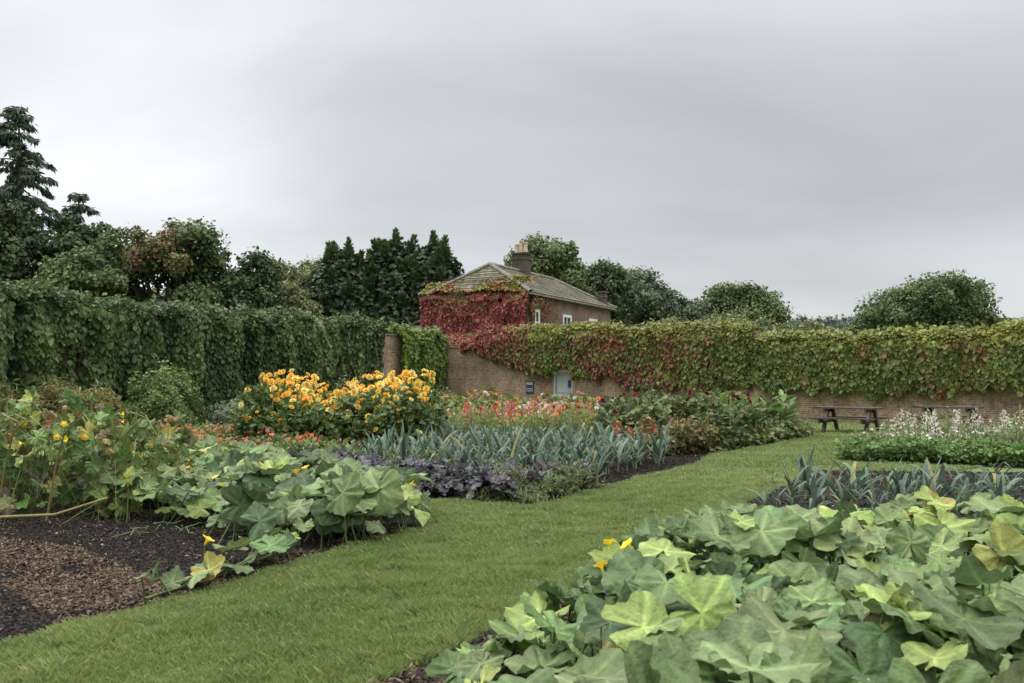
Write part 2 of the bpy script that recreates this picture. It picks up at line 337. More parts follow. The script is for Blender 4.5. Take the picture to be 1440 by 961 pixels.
build('pumpkin_flowers',[inst(TRUMP,fl,frames(np.c_[rng.normal(0,.4,(6,2)),np.ones(6)]),.04,jit((.9,.65,.03),6,.1,.03)),rods(fl*[1,1,0],fl,.006,(.2,.28,.09))],[BIGLEAF],smooth=True)
vines=[]
for i in range(9):
    p=np.array([rng.uniform(-4.0,-1.8),rng.uniform(9.4,10.2)]);a=rng.uniform(1.2*pi,1.8*pi);pts=[]
    for k in range(6):
        pts.append([p[0],p[1],.03+.08*rng.random()]);a+=rng.normal(0,.2);p=p+.12*np.array([cos(a),sin(a)])
    vines.append(tube(pts,[.006]*6,(.12,.17,.06),5,0))
vines.append(tube([(-2.0,8.5,.1),(-2.15,8.0,.05),(-2.3,7.5,.06),(-2.45,7.0,.04),(-2.62,6.5,.04)],[.011]*5,(.16,.24,.07),5,0))
build('pumpkin_vines',vines,[BIGLEAF],smooth=True)

# ---------------------------------------------------------------- withered squash on left
def witherbush():
    parts=[];n=640;P=np.c_[rng.uniform(-7.6,-4.4,n),rng.uniform(10.2,12.8,n)]
    top=1.3-.5*np.clip((P[:,0]+5.4)/1.1,0,1)+.12*np.sin(P[:,0]*5);h=top*rng.uniform(.1,1,n);loc=np.c_[P,h]
    nm=rng.normal(0,.7,(n,3))+[0,-.5,.5];R=frames(nm);S=rng.uniform(.05,.135,n)
    c=lerp((.08,.13,.04),(.18,.23,.07),rng.random(n));k=rng.random(n)<.13;c[k]=(.17,.12,.06);k=rng.random(n)<.06;c[k]=(.36,.33,.10)
    c=jit(c,n,.25);w_=rng.integers(0,NB,n)
    for i in range(NB):
        m=w_==i;parts.append(inst(BIG[i],loc[m],R[m],np.c_[S[m],S[m],S[m]*1.8],c[m]))
    m=n//2;parts.append(rods(np.c_[P+rng.normal(0,.2,(n,2)),np.zeros(n)][:m],loc[:m],.005,(.2,.22,.07)))
    for i in range(16):
        x=rng.uniform(-7,-4.3);y=rng.uniform(10,12);pts=[(x,y,0),(x+.1,y,.6),(x+.25,y-.1,1.0),(x+.5,y-.2,1.2),(x+.75,y-.3,rng.uniform(.8,1.15))]
        parts.append(tube(pts,[.014,.012,.01,.008,.006],(.26,.22,.09),5,0))
    parts.append(tube([(-7.2,10.2,.12),(-5.8,9.9,.1),(-4.9,9.75,.16),(-4.4,9.9,.32)],[.02,.018,.016,.012],(.3,.26,.10),6,0))
    m=10;q=np.c_[rng.uniform(-7.2,-4.5,m),rng.uniform(10,11.5,m),rng.uniform(.5,1.2,m)]
    parts.append(inst(TRUMP,q,frames(rng.normal(size=(m,3))),.032,jit((.75,.55,.05),m,.2)))
    return build('withered_squash_plant',parts,[BIGLEAF],smooth=True)
witherbush()

# ---------------------------------------------------------------- leeks
def blade(bend,kink=0):
    n=9;V=[];T=[];p=np.array([0.,0.]);a=0
    for i in range(n+1):
        f=i/n;wd=.040*(1-f**3)*(.55+.45*min(1,f*5))+.002
        V+= [[-wd,p[0]-.3*wd,p[1]],[0,p[0]+.0,p[1]-.35*wd],[wd,p[0]-.3*wd,p[1]]];T+=[1.05,.8,1.05]
        a+=bend/n*(.4+1.2*f)+(kink if i==6 else 0);p=p+np.array([sin(a),cos(a)])/n
    F=[]
    for i in range(n):
        for j in (0,1):
            o=i*3+j;F+=[[o,o+1,o+4],[o,o+4,o+3]]
    T=np.array(T);return (np.array(V),np.array(F),T)
BLD=[blade(.3),blade(.9),blade(1.6),blade(.6,1.8),blade(2.5),blade(1.2,1.2)]
def leeks(name,pos,h):
    n=len(pos);parts=[];nb=8;az0=rng.uniform(0,2*pi,n);pos=pos+rng.normal(0,.03,pos.shape)
    P=np.repeat(pos,nb,0);az_=np.repeat(az0,nb)+np.tile(np.arange(nb)%2*pi,n)+rng.normal(0,.4,n*nb)
    lv=np.tile(np.arange(nb)/nb,n);hh=np.repeat(h*rng.uniform(.55,1.15,n),nb)
    lean=(.15+.75*(1-lv))*rng.uniform(.5,1.3,n*nb)
    Rz=rotz(az_);c,s=np.cos(lean),np.sin(lean);o=np.zeros_like(c);i1=np.ones_like(c)
    Rx=np.stack([np.stack([i1,o,o],-1),np.stack([o,c,s],-1),np.stack([o,-s,c],-1)],-2)
    R=Rz@Rx;loc=np.c_[P,.10+.12*lv];S=hh*(.7+.3*lv)
    col=jit(lerp((.06,.105,.065),(.15,.21,.145),rng.random(n*nb)),n*nb,.28,.05)
    k=rng.random(n*nb)<.06;col[k]=(.27,.26,.11)
    w_=rng.integers(0,6,n*nb)
    for i in range(6):
        m=w_==i;parts.append(inst(BLD[i],loc[m],R[m],np.c_[S[m]*1.15,S[m],S[m]],col[m]))
    parts.append(rods(np.c_[pos,np.zeros(n)],np.c_[pos+rng.normal(0,.01,(n,2)),np.full(n,.25)],.018,(.26,.33,.18)))
    return build(name,parts,[BIGLEAF],smooth=True)
def rows(poly,dr,ds,da,j=.05):
    d=np.array(dr)/np.linalg.norm(dr);e=np.array([d[1],-d[0]]);g=np.array([d*i*da+e*k*ds for i in range(-90,90) for k in range(-90,90)])+np.array(poly[0])
    g=g+rng.normal(0,j,g.shape);return g[inpoly(g,poly)]
leeks('leek_bed',rows([(-2.9,15.9),(-1.2,14.3),(1.35,13.7),(3.2,17.4),(1.4,21),(-1.8,21.5)],(.46,.88),.48,.29),.74)
leeks('leek_bed.001',rows([(2.8,10.3),(4.2,12.8),(9.2,12.2),(9.2,9.0)],(.9,-.1),.68,.32),.62)

# ---------------------------------------------------------------- generic low plants
def mass(name,poly,n,hfun,leaf,size,c0,c1,flowers=(),T=LF,mat=LEAF,upb=.6,excl=()):
    P=sample(poly,n,excl);top=hfun(P);f=rng.random(n)**.55;loc=np.c_[P,top*f]
    loc[:,:2]+=rng.normal(0,size*.5,(n,2))
    nm=rng.normal(0,.6,(n,3))+[0,-.15,upb];R=frames(nm);S=size*rng.uniform(.5,1.35,n)
    t=np.clip(vn(P[:,0]*1.5,P[:,1]*1.5,8)*.7+rng.random(n)*.3,0,1)
    parts=[inst(T,loc,R,S,jit(lerp(c0,c1,t),n,.3))]
    for (m,sz,cs,TT,h0,h1) in flowers:
        Q=sample(poly,m*2,excl);Q=Q[vn(Q[:,0]*2.3,Q[:,1]*2.3,91)+rng.normal(0,.15,len(Q))>.42][:m];m=len(Q);z=hfun(Q)*rng.uniform(h0,h1,m);cs=np.array(cs);cc=cs[(np.clip(vn(Q[:,0]*1.1,Q[:,1]*1.1,92)+rng.normal(0,.16,m),0,.999)*len(cs)).astype(int)]
        d=np.c_[rng.normal(0,.6,m),rng.normal(-.45,.5,m),np.full(m,.7)]
        fl=np.c_[Q,z];parts.append(inst(TT,fl,frames(d),sz*rng.uniform(.6,1.2,m),jit(cc,m,.2,.06)))
        parts.append(rods(fl*[1,1,.4],fl,.004+sz*.03,(.09,.15,.04)))
    return build(name,parts,[mat])
KP=[(-5.2,17.2),(-1.5,12.4),(.25,11.7),(1.2,13.4),(-1.2,14.1),(-3.2,16.6)]
def kale(name,poly,n):
    P=sample(poly,n);m=11;Q=np.repeat(P,m,0);a=rng.uniform(0,2*pi,n*m);out_=np.tile(np.linspace(.2,1,m),n);sc=np.repeat(rng.uniform(.6,1.2,n),m)
    d=np.c_[np.cos(a)*out_,np.sin(a)*out_,np.full(n*m,.0)];loc=np.c_[Q,(.10+.2*(1-out_)+rng.random(n*m)*.08)*sc]+d*.15*sc[:,None]
    R=frames(d*.9+[0,0,.8]+rng.normal(0,.25,(n*m,3)));S=rng.uniform(.06,.12,n*m)*sc
    c=jit(lerp((.085,.067,.095),(.12,.14,.11),rng.random(n*m)**1.1),n*m,.3);w_=rng.integers(0,NB,n*m);parts=[]
    for i in range(NB):
        k=w_==i;parts.append(inst(BIG[i],loc[k],R[k],np.c_[S[k],S[k],S[k]*1.6],c[k]))
    return build(name,parts,[BIGLEAF],smooth=True)
kale('purple_kale_row',KP,140)
def patchy(h,sd): return lambda P:np.maximum(.03,h*1.7*(vn(P[:,0]*3.5,P[:,1]*3.5,sd)*.7+vn(P[:,0]*9,P[:,1]*9,sd+1)*.3-.25))
mass('fringe_herbs',[(-.6,12.0),(.28,11.65),(1.3,13.5),(.9,13.5),(0,12.4)],3200,patchy(.5,3),0,.10,(.12,.16,.055),(.21,.24,.09),T=NL)
mass('fringe_herbs.001',[(-4.4,16.4),(-2.2,14.2),(0,13.2),(0,13.8),(-1.9,15),(-3.6,17)],4200,patchy(.55,5),0,.10,(.10,.14,.055),(.2,.22,.09),T=NL)
R1=(.5,.06,.04);OR=(.7,.24,.05);PK=(.62,.24,.27);YE=(.8,.48,.05);WH=(.75,.72,.68);DR=(.12,.01,.015);SAL=(.68,.30,.19)
mass('zinnia_bed',[(-9.4,23.6),(-8.4,18.8),(-4.1,15.9),(-2.7,17.3),(-5.6,19.8),(-5.8,23.8)],16000,lambda P:.30+.25*vn(P[:,0]*1.5,P[:,1]*1.5),0,.10,(.10,.16,.04),(.20,.26,.075),[(620,.04,(SAL,PK,OR,SAL,R1,(.6,.35,.25)),ROS,.9,1.25)])
def dh(P):
    e=np.minimum(np.clip((P[:,0]+5.75)/.25,0,1),np.clip((-1.45-P[:,0])/.25,0,1))
    gap=1-.28*np.exp(-((P[:,0]+3.95)/.28)**2)
    return (.85+.42*e)*gap*(.74+.46*vn(P[:,0]*2.9,P[:,1]*1.6,21))
DP=[(-5.7,18.6),(-1.75,18.1),(-1.6,21.5),(-5.6,22)]
YO=((.86,.60,.11),(.86,.52,.06),(.84,.65,.18),(.86,.46,.05))
mass('orange_dahlia_plants',DP,21000,dh,0,.13,(.065,.115,.032),(.16,.22,.065),[(680,.085,YO,ROS,.85,1.28),(420,.075,YO,ROS,.4,.95)])
mass('orange_dahlia_front',[(-5.6,18.2),(-1.8,17.8),(-1.8,18.6),(-5.5,18.8)],4500,lambda P:.65+.5*vn(P[:,0]*2,P[:,1]*2),0,.12,(.065,.115,.032),(.16,.22,.065),[(150,.07,YO,ROS,.4,1.15)])
mass('yellow_ground_foliage',[(-4.7,24),(-2.5,22.5),(-2.2,25),(-4,27)],2500,lambda P:.9+.5*vn(P[:,0],P[:,1]),0,.16,(.13,.18,.03),(.24,.27,.05))
mass('salvia_border',[(-1.8,22.6),(2.6,22.2),(3.5,27),(-1.8,28)],13000,lambda P:.45+.45*vn(P[:,0]*1.2,P[:,1]*1.2,2),0,.16,(.13,.18,.045),(.26,.28,.08),[(170,.065,(OR,R1,PK,SAL,WH),ROS,.9,1.25)],T=NL)
mass('red_begonia_border',[(-4,28.5),(5.5,27.5),(4.5,34),(-3.5,37)],12000,lambda P:.35+.75*vn(P[:,0]*.8,P[:,1]*.8,6),0,.17,(.11,.16,.04),(.23,.26,.07),[(260,.08,(R1,OR,SAL,PK,OR,WH),ROS,.9,1.2)])
def plumes(name,poly,n,h,cs,sz=.1):
    P=sample(poly,n);m=26;Q=np.repeat(P,m,0);t=np.tile(np.linspace(0,1,m),n);hh=np.repeat(h*rng.uniform(.7,1.25,n),m)
    loc=np.c_[Q+rng.normal(0,1,(n*m,2))*(.05*(1-t)+.008)[:,None],hh*(.6+.4*t)];cs=np.array(cs);c=np.repeat(cs[rng.integers(0,len(cs),n)],m,0)
    parts=[inst(QL,loc,frames(rng.normal(0,1,(n*m,3))+[0,0,.5]),sz*rng.uniform(.4,.8,n*m),jit(c,n*m,.2)),rods(np.c_[P,np.zeros(n)],np.c_[P,np.full(n,h*.8)],.01,(.1,.15,.05))]
    return build(name,parts,[LEAF])
plumes('celosia_plumes',[(-1.8,23.5),(3,23),(3.5,29),(-1.8,30)],75,.85,(SAL,PK,OR,(.75,.5,.42),R1),.11)
plumes('celosia_plumes.001',[(2.2,18.8),(4.2,19.8),(4.4,22),(2.3,21)],45,.62,((.35,.14,.06),(.25,.12,.06)),.12)
def dkh(P): return .5+.85*vn(P[:,0]*1.3,P[:,1]*1.3,13)
mass('dark_dahlia_plants',[(2.0,21),(4.6,20.2),(6.2,23),(6,26),(3,26)],14000,dkh,0,.16,(.06,.09,.033),(.16,.20,.06),[(140,.085,(DR,(.09,.012,.02),(.2,.02,.02)),ROS,.9,1.3)])
mass('bronze_shrubs',[(3.2,18.8),(4.3,19.7),(5.0,21),(3.5,21.3),(2.6,20)],5000,lambda P:.25+.6*vn(P[:,0]*2,P[:,1]*2),0,.11,(.13,.10,.04),(.22,.22,.07))
def canna(name,poly,n,h,c0,c1):
    P=sample(poly,n);m=7;Q=np.repeat(P,m,0);a=rng.uniform(0,2*pi,n*m);t=np.tile(np.linspace(.1,.95,m),n);H=np.repeat(h*rng.uniform(.5,1.25,n),m)
    d=np.c_[np.cos(a),np.sin(a),rng.uniform(.2,1.3,n*m)];R=frames_dir(d,np.tile([0,0,1.],(n*m,1))+rng.normal(0,.2,(n*m,3)))
    L=rng.uniform(.25,.5,n*m);parts=[inst(LF,np.c_[Q,t*H*.8],R,np.c_[L*.5,L,L],jit(lerp(c0,c1,rng.random(n*m)),n*m,.25))]
    parts.append(rods(np.c_[P,np.zeros(n)],np.c_[P,np.full(n,h*.6)],.018,(.08,.10,.04)))
    return build(name,parts,[BIGLEAF],smooth=False)
canna('canna_lilies',[(4.9,21.3),(8.3,26),(7,28),(4.8,24)],120,1.15,(.075,.13,.04),(.19,.27,.08))
mass('border_edging_plants',[(4.6,20.2),(8.6,26),(8.2,26.3),(4.4,21)],5000,lambda P:.1+.6*vn(P[:,0]*2,P[:,1]*2),0,.12,(.09,.13,.045),(.21,.23,.08))
mass('back_border_foliage',[(4,27),(8.6,27),(5,36),(0,40),(-3,38),(0,34)],12000,lambda P:.3+.6*vn(P[:,0]*.8,P[:,1]*.8,31),0,.18,(.09,.13,.04),(.2,.23,.07),[(110,.08,(DR,R1,OR,WH),ROS,.9,1.15)])
mass('parsley_row',[(6.4,18.0),(9.3,16.6),(14,15.3),(14.4,16.9),(9.8,18.3),(7.2,19.4)],22000,lambda P:.15+.35*vn(P[:,0]*2.3,P[:,1]*2.3),0,.085,(.07,.14,.03),(.15,.24,.06))
mass('white_cosmos_bed',[(7.3,19.8),(10.3,18.8),(15,17.6),(17,22),(13.5,24),(9.4,23)],20000,lambda P:.3+.6*vn(P[:,0]*.9,P[:,1]*.9,17),0,.14,(.11,.17,.055),(.26,.29,.13),[(420,.036,(WH,(.65,.62,.52),(.6,.5,.45),WH),DAISY,.85,1.15)],T=NL)
plumes('white_astilbe_plumes',[(7.8,20.2),(10.3,19.4),(15,18.6),(14,23),(9.6,22.6)],90,.75,((.62,.60,.50),(.5,.48,.36),(.56,.46,.42)),.09)
mass('yellow_green_shrub',[(12.2,20),(13.6,19.6),(14,22),(12.2,22.3)],3500,lambda P:.7+.3*vn(P[:,0]*2,P[:,1]*2),0,.12,(.13,.18,.05),(.24,.28,.07))

# ---------------------------------------------------------------- garden walls
def wall(name,O,ang,segs,thick=.38,coping=True):
    parts=[]
    for (x0,x1,z0,ztop) in segs:
        parts.append(box(x0,x1,0,thick,z0,ztop,mi=0))
        if coping: parts.append(box(x0-.0,x1+.0,-.06,thick+.06,ztop+.002,ztop+.07,mi=1))
    ob=build(name,parts,[BRICK,STONE]);ob.location=(*O,0);ob.rotation_euler=(0,0,ang);return ob
K=np.array([-4.2,50.2])
dL=np.array([-.463,-.886]);dR=np.array([.747,-.664])
aR=math.atan2(dR[1],dR[0])
DX=8.35
segsR=[(0.4,3.9,0,3.35),(3.9,DX,0,3.85),(DX,DX+1.2,2.12,3.85),(DX+1.2,12.4,0,3.8),(12.4,19.1,0,3.55),(19.1,52,0,3.0)]
wall('garden_wall',K,aR,segsR)
aL=math.atan2(dL[1],dL[0])
obL=wall('garden_wall.001',K,aL,[(-.4,50,0,3.85)])
def creeper(name,O,d,nin,s0,s1,n,top,bot,depth,colf,size,T=LF,over=.25,seed=0,holes=.0,fs=1.1,fz=.45,tc_=.9):
    s=rng.uniform(s0,s1,n);s=s+rng.normal(0,.12,n)*((s-s0)<1);zt=top(s);zb=bot(s);z=zb+(zt-zb)*rng.random(n);
    clump=vn(s*fs,z*fz,seed)*.6+vn(s*fs*2.3,z*fz*2.5,seed+1)*.4
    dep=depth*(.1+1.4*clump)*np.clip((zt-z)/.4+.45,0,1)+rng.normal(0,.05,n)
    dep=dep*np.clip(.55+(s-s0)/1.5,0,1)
    keep=(vn(s*fs*1.7,z*fz*2,seed+5)*.6+vn(s*fs*3.5,z*fz*4,seed+6)*.4>holes);s,z,dep,clump=s[keep],z[keep],dep[keep],clump[keep];n=len(s);zt=top(s)
    base=np.array(O)[None]+s[:,None]*np.array(d)[None]+dep[:,None]*np.array(nin)[None]
    loc=np.c_[base,z]
    nm=np.c_[np.tile(nin,(n,1))*.8,np.full(n,.4)]+rng.normal(0,.45,(n,3))
    dn=np.c_[rng.normal(0,.4,(n,2)),-np.ones(n)]
    R=frames_dir(dn,nm);S=size*rng.uniform(.5,1.35,n)
    parts=[inst(T,loc,R,S,jit(colf(s,z,clump),n,.3))]
    m=int(n*over);s2=rng.uniform(s0,s1,m);zt2=top(s2)
    off=rng.uniform(-.45,depth*.9,m);b2=np.array(O)[None]+s2[:,None]*np.array(d)[None]+off[:,None]*np.array(nin)[None]
    z2=zt2+.02+.34*rng.random(m)**3+.34*vn(s2*2.2,off*2,seed+3)-.14-.35*np.clip(off/depth,0,1)**2*vn(s2*1.7,0*s2,seed+8)*2
    nm2=np.c_[np.tile(nin,(m,1))*.35,np.full(m,.9)]+rng.normal(0,.55,(m,3));parts.append(inst(T,np.c_[b2,z2],frames(nm2),size*rng.uniform(.5,1.25,m),jit(colf(s2,z2,np.clip(tc_*vn(s2*3,off*3,seed+9)+.25,0,1)),m,.3)))
    return build(name,parts,[LEAF])
nL=np.array([.886,-.463]);nR=np.array([-.664,-.747])
OL=K+nL*.40
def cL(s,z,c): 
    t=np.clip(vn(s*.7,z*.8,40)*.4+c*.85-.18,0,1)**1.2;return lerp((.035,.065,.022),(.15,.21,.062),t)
def topL(s): return 3.85+.35*vn(s*.5,0*s,41)+.25*vn(s*2,0*s,42)
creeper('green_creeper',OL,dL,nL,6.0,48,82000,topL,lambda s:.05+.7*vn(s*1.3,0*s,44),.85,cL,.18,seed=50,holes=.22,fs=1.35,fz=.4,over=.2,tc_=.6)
def cL2(s,z,c): return lerp((.08,.14,.03),(.22,.30,.06),np.clip(vn(s,z,60)*.5+c*.5,0,1))
creeper('green_creeper.001',OL,dL,nL,.1,4.5,9500,lambda s:3.8+.35*vn(s,0*s,43),lambda s:.3+.9*vn(s*1.3,0*s,45),.6,cL2,.18,seed=55,holes=.2)
OR_=K+nR*.02
def topR(s): return np.select([s<3.9,s<12.4,s<19.0],[3.40+.55*np.clip((s-2.5)/1.2,0,1),3.9+.22*vn(s,0*s,70),3.6+.3*vn(s*.8,0*s,71)],3.02+.25*vn(s*.7,0*s,72))
def botR(s):
    b=np.interp(s,[0,2.6,3.2,4.6,6.6,8.2,8.3,9.6,9.7,10.8,11.4,13.4,17,20.2,24.4,26,27.6,29,36,50],[3.3,3.4,3.25,2.8,2.15,2.0,2.3,2.3,2.0,1.95,1.75,1.4,1.3,1.3,1.05,1.1,1.3,1.5,1.35,1.1]);return b+(vn(s*1.8,0*s,73)-.5)*.5+(vn(s*5,0*s,74)-.5)*.5
def cR(s,z,c):
    red=np.interp(s,[0,4,6,8,10,12,14,17,19,22,26,30,34,40],[.9,.85,.68,.38,.42,.62,.68,.55,.18,.22,.32,.45,.4,.25])
    v=vn(s*.8,z*1.1,80)*.5+vn(s*3.1,z*3.1,81)*.5;k=rng.random(len(s))*.45
    r=np.clip((red-v+k-.15)*2.0,0,1);hi=np.clip((z-topR(s)+.45)*2.5,0,1);r=r*(1-.7*hi*(s>7))
    g=lerp((.10,.14,.035),(.26,.285,.06),np.clip(vn(s*1.5,z*1.5,82)*.6+hi*.5,0,1))
    q=lerp((.17,.045,.045),(.34,.10,.06),rng.random(len(s)));return g*(1-r[:,None])+q*r[:,None]
creeper('virginia_creeper',OR_,dR,nR,2.2,50,82000,topR,botR,.34,cR,.17,seed=90,over=.22,holes=.15)
def place(ob,s,off,z):
    p=K+dR*s+nR*off;ob.location=(p[0],p[1],z);ob.rotation_euler=(0,0,aR)
sg=build('wall_sign',[box(-.24,.24,-.02,.02,0,.62,mi=0),box(-.2,.2,-.024,-.0205,.1,.14,mi=1),box(-.2,.2,-.024,-.0205,.2,.24,mi=1),box(-.2,.2,-.024,-.0205,.42,.55,mi=1)],[BLUE,CREAM]);place(sg,6.85,.03,.95)
dg=bpy.data.objects.new('garden_door',None);scene.collection.objects.link(dg);place(dg,DX+.05,-.06,0)
build('frame',[box(-.03,.03,-.07,.05,0,2.05),box(1.07,1.13,-.07,.05,0,2.05),box(-.03,1.13,-.07,.05,2.053,2.11)],[DOORM],dg)
leaf=build('door_leaf',[box(0.02+i*.165,.17+i*.165,-.02,.02,.04,2.0) for i in range(6)]+[box(.02,1.0,-.045,-.021,z,z+.12) for z in (.3,1.0,1.7)],[DOORM],dg);leaf.location=(.04,.08,0);leaf.rotation_euler=(0,0,radians(18))
build('notice',[box(.60,.85,-.052,-.047,1.25,1.6)],[BLUE],dg).parent=leaf
pst=build('timber_post',[box(-.07,.07,-.07,.07,0,3.5),box(-.09,.09,-.09,.09,3.502,3.56)],[WOOD]);place(pst,.95,.2,0)

# ---------------------------------------------------------------- house
H=bpy.data.objects.new('brick_house',None);scene.collection.objects.link(H);H.location=(.93,54,0);H.rotation_euler=(0,0,math.atan2(.889,.457))
W,Ln,E=6.93,13.5,6.75
def facade():
    wins=[(.55,1.65,4.3,5.9),(5.1,6.5,4.3,5.85),(9.5,11.0,4.3,5.85),(3.0,3.9,1.0,2.5),(7.6,8.5,1.0,2.5)]
    xs=sorted({0,Ln}|{w_[0] for w_ in wins}|{w_[1] for w_ in wins});P=[]
    for a,b in zip(xs[:-1],xs[1:]):
        z0=0;cuts=[(w_[2],w_[3]) for w_ in wins if w_[0]<=a+1e-6 and w_[1]>=b-1e-6]
        for c0,c1 in sorted(cuts): P.append(box(a,b,0,.3,z0,c0));z0=c1
        P.append(box(a,b,0,.3,z0,E))
    P+= [box(0,.3,.3,W,0,E),box(Ln-.3,Ln,.3,W,0,E),box(.3,Ln-.3,W-.3,W,0,E)]
    build('walls',P,[HBRICK],H)
    fr=[];gl=[];sl=[]
    for a,b,c,d in wins:
        f=.18
        gl.append(box(a,b,.03,.04,c,d));fr+=[box(a,a+f,-.03,.025,c,d),box(b-f,b,-.03,.025,c,d),box(a+f,b-f,-.03,.025,c,c+f),box(a+f,b-f,-.03,.025,d-f,d),box((a+b)/2-.04,(a+b)/2+.04,-.01,.025,c+f,d-f),box(a+f,b-f,-.015,.02,(c+d)/2-.04,(c+d)/2+.04)]
        sl+=[box(a-.1,b+.1,-.08,-.003,c-.14,c-.01),box(a-.1,b+.1,-.035,-.003,d+.01,d+.2)]
    build('window_frames',fr,[WHITE],H);build('window_glass',gl,[GLASS],H);build('sills_and_lintels',sl,[STONE],H)
facade()
def roofm():
    o=.35;z=E+.05;a=np.array([[-o,-o,z],[Ln+o,-o,z],[Ln+o,W+o,z],[-o,W+o,z],[1.7,W/2,8.85],[Ln-2.4,W/2,8.85]])
    F4=np.array([[0,1,5,4],[2,3,4,5]]);F3=np.array([[3,0,4],[1,2,5]])
    c=np.ones((6,3))*.2;parts=[(a,F4,c,0),(a,F3,c,0)]
    parts.append(box(-o,Ln+o,-o,W+o,z-.12,z-.01,mi=1))
    def rid(p,q): return tube([p,q],[.13,.13],(.2,.2,.2),6,1)
    up=np.array([0,0,.04])
    for i,j in ((0,4),(3,4),(1,5),(2,5),(4,5)): parts.append(rid(a[i]+up,a[j]+up))
    for (i,j,k,l) in ((0,1,5,4),(2,3,4,5),(3,0,4,4),(1,2,5,5)):
        nrows=15
        for r in range(nrows):
            t0=r/nrows;p=a[i]+(a[l]-a[i])*t0;q=a[j]+(a[k]-a[j])*t0
            p2=a[i]+(a[l]-a[i])*(t0+.9/nrows);q2=a[j]+(a[k]-a[j])*(t0+.9/nrows)
            V=np.array([p+[0,0,.05],q+[0,0,.05],q2+[0,0,.012],p2+[0,0,.012],p+[0,0,.003],q+[0,0,.003]]);parts.append((V,np.array([[0,1,2,3],[4,5,1,0]]),np.ones((6,3)),0))
    build('roof',parts,[SLATE,STONE],H)
roofm()
def chimney(cx,cy,z0,z1,w_,d_,pots,name):
    P=[box(cx-w_/2,cx+w_/2,cy-d_/2,cy+d_/2,z0,z1),box(cx-w_/2-.07,cx+w_/2+.07,cy-d_/2-.07,cy+d_/2+.07,z1+.002,z1+.12,mi=0),box(cx-w_/2-.05,cx+w_/2+.05,cy-d_/2-.05,cy+d_/2+.05,z1-.35,z1-.25,mi=0)]
    build(name,P,[CHIM],H)
    pp=[]
    for (px,py,h) in pots:
        x=cx+px;y=cy+py;z=z1+.12;pp.append(tube([(x,y,z),(x,y,z+.1),(x,y,z+h*.85),(x,y,z+h*.86),(x,y,z+h)],[.17,.15,.12,.16,.16],(.5,.4,.3),12,0))
    if pp: build(name+'_pots',pp,[CREAM],H)
chimney(6.1,W/2,8.3,10.0,.8,1.0,[(0,-.3,.7),(0,.02,.85),(0,.33,.6)],'chimney')
chimney(Ln-.4,.4,6.8,7.9,.5,.5,[],'chimney_small')
build('outhouse_walls',[box(1.2,4.2,W+.01,W+2.1,0,5.15)],[WHITE],H)
V=np.array([[.9,W+.01,5.95],[4.5,W+.01,5.95],[4.5,W+2.4,5.1],[.9,W+2.4,5.1],[.9,W+.01,5.8],[4.5,W+.01,5.8],[4.5,W+2.4,4.98],[.9,W+2.4,4.98]])
build('outhouse_roof',[(V,np.array([[0,1,2,3],[7,6,5,4],[0,3,7,4],[2,1,5,6],[3,2,6,7]]),np.ones((8,3)),0)],[SLATE],H)
def housevine():
    n=18000;y=rng.uniform(-.1,W+.15,n);z=rng.uniform(2.6,7.05,n);
    cl=vn(y*1.0,z*1.0,101)*.6+vn(y*2.5,z*2.5,102)*.4
    x=-.05-.75*cl*np.clip((7.1-z)/.5+.3,0,1)+rng.normal(0,.05,n);k=(vn(y*1.4,z*1.4,105)*.5+vn(y*3.4,z*3.4,104)*.5>.22);x,y,z,cl=x[k],y[k],z[k],cl[k];n=len(x)
    R=frames_dir(np.c_[rng.normal(0,.35,(n,2)),-np.ones(n)],np.tile([-.8,0,.35],(n,1))+rng.normal(0,.45,(n,3)))
    g=np.clip((z-6.2)*.9+vn(y*1.5,z*1.5,103)*1.3-.75,0,1)*.9
    q=lerp((.18,.05,.05),(.42,.13,.09),rng.random(n));gg=lerp((.15,.17,.04),(.28,.18,.06),rng.random(n));c=q*(1-g[:,None])+gg*g[:,None]
    parts=[inst(LF,np.c_[x,y,z],R,.2*rng.uniform(.6,1.3,n),jit(c,n,.3))]
    m=5200;y=rng.uniform(-.3,W+.3,m);x=rng.uniform(-.6,.75,m)*1.0;k=vn(y*1.2,x*1.2,107)>.28;x,y=x[k],y[k];m=len(x);z=6.86+.35*vn(y*1.5,x*2,106)+np.clip(x+.35,0,9)*.9*.8
    gg=lerp((.30,.11,.05),(.22,.25,.06),np.clip(vn(y*1.3,x,108)*1.5-.2,0,1));parts.append(inst(LF,np.c_[x,y,z],frames(rng.normal(0,.4,(m,3))+[-.3,0,1]),.2*rng.uniform(.6,1.2,m),jit(gg,m,.25)))
    m=3200;x=rng.exponential(.8,m);z=6.75-rng.random(m)*(2.9-.1*x);k=(x<4.8)&~((x>.45)&(x<1.75)&(z>4.2)&(z<6.05));x,z=x[k],z[k];k=vn(x*1.5,z*1.5,109)>.35;x,z=x[k],z[k];m=len(x);y=-.06-.2*rng.random(m)
    parts.append(inst(LF,np.c_[x,y,z],frames_dir(np.c_[rng.normal(0,.35,(m,2)),-np.ones(m)],np.tile([0,-.8,.35],(m,1))+rng.normal(0,.3,(m,3))),.18*rng.uniform(.6,1.2,m),jit(lerp((.28,.085,.06),(.2,.19,.06),rng.random(m)),m,.25)))
    m=4500;y=rng.uniform(-1.5,4.5,m);x=rng.uniform(-3.5,-.2,m);z=3.4+.6*vn(x,y,111)+.9*np.clip((x+3.5)/3.3,0,1)
    parts.append(inst(LF,np.c_[x,y,z],frames(rng.normal(0,.5,(m,3))+[-.3,0,1]),.2*rng.uniform(.6,1.2,m),jit(lerp((.27,.075,.055),(.2,.22,.06),vn(x*1.2,y*1.2,112)**2),m,.25)))
    build('red_creeper',parts,[LEAF],H)
housevine()

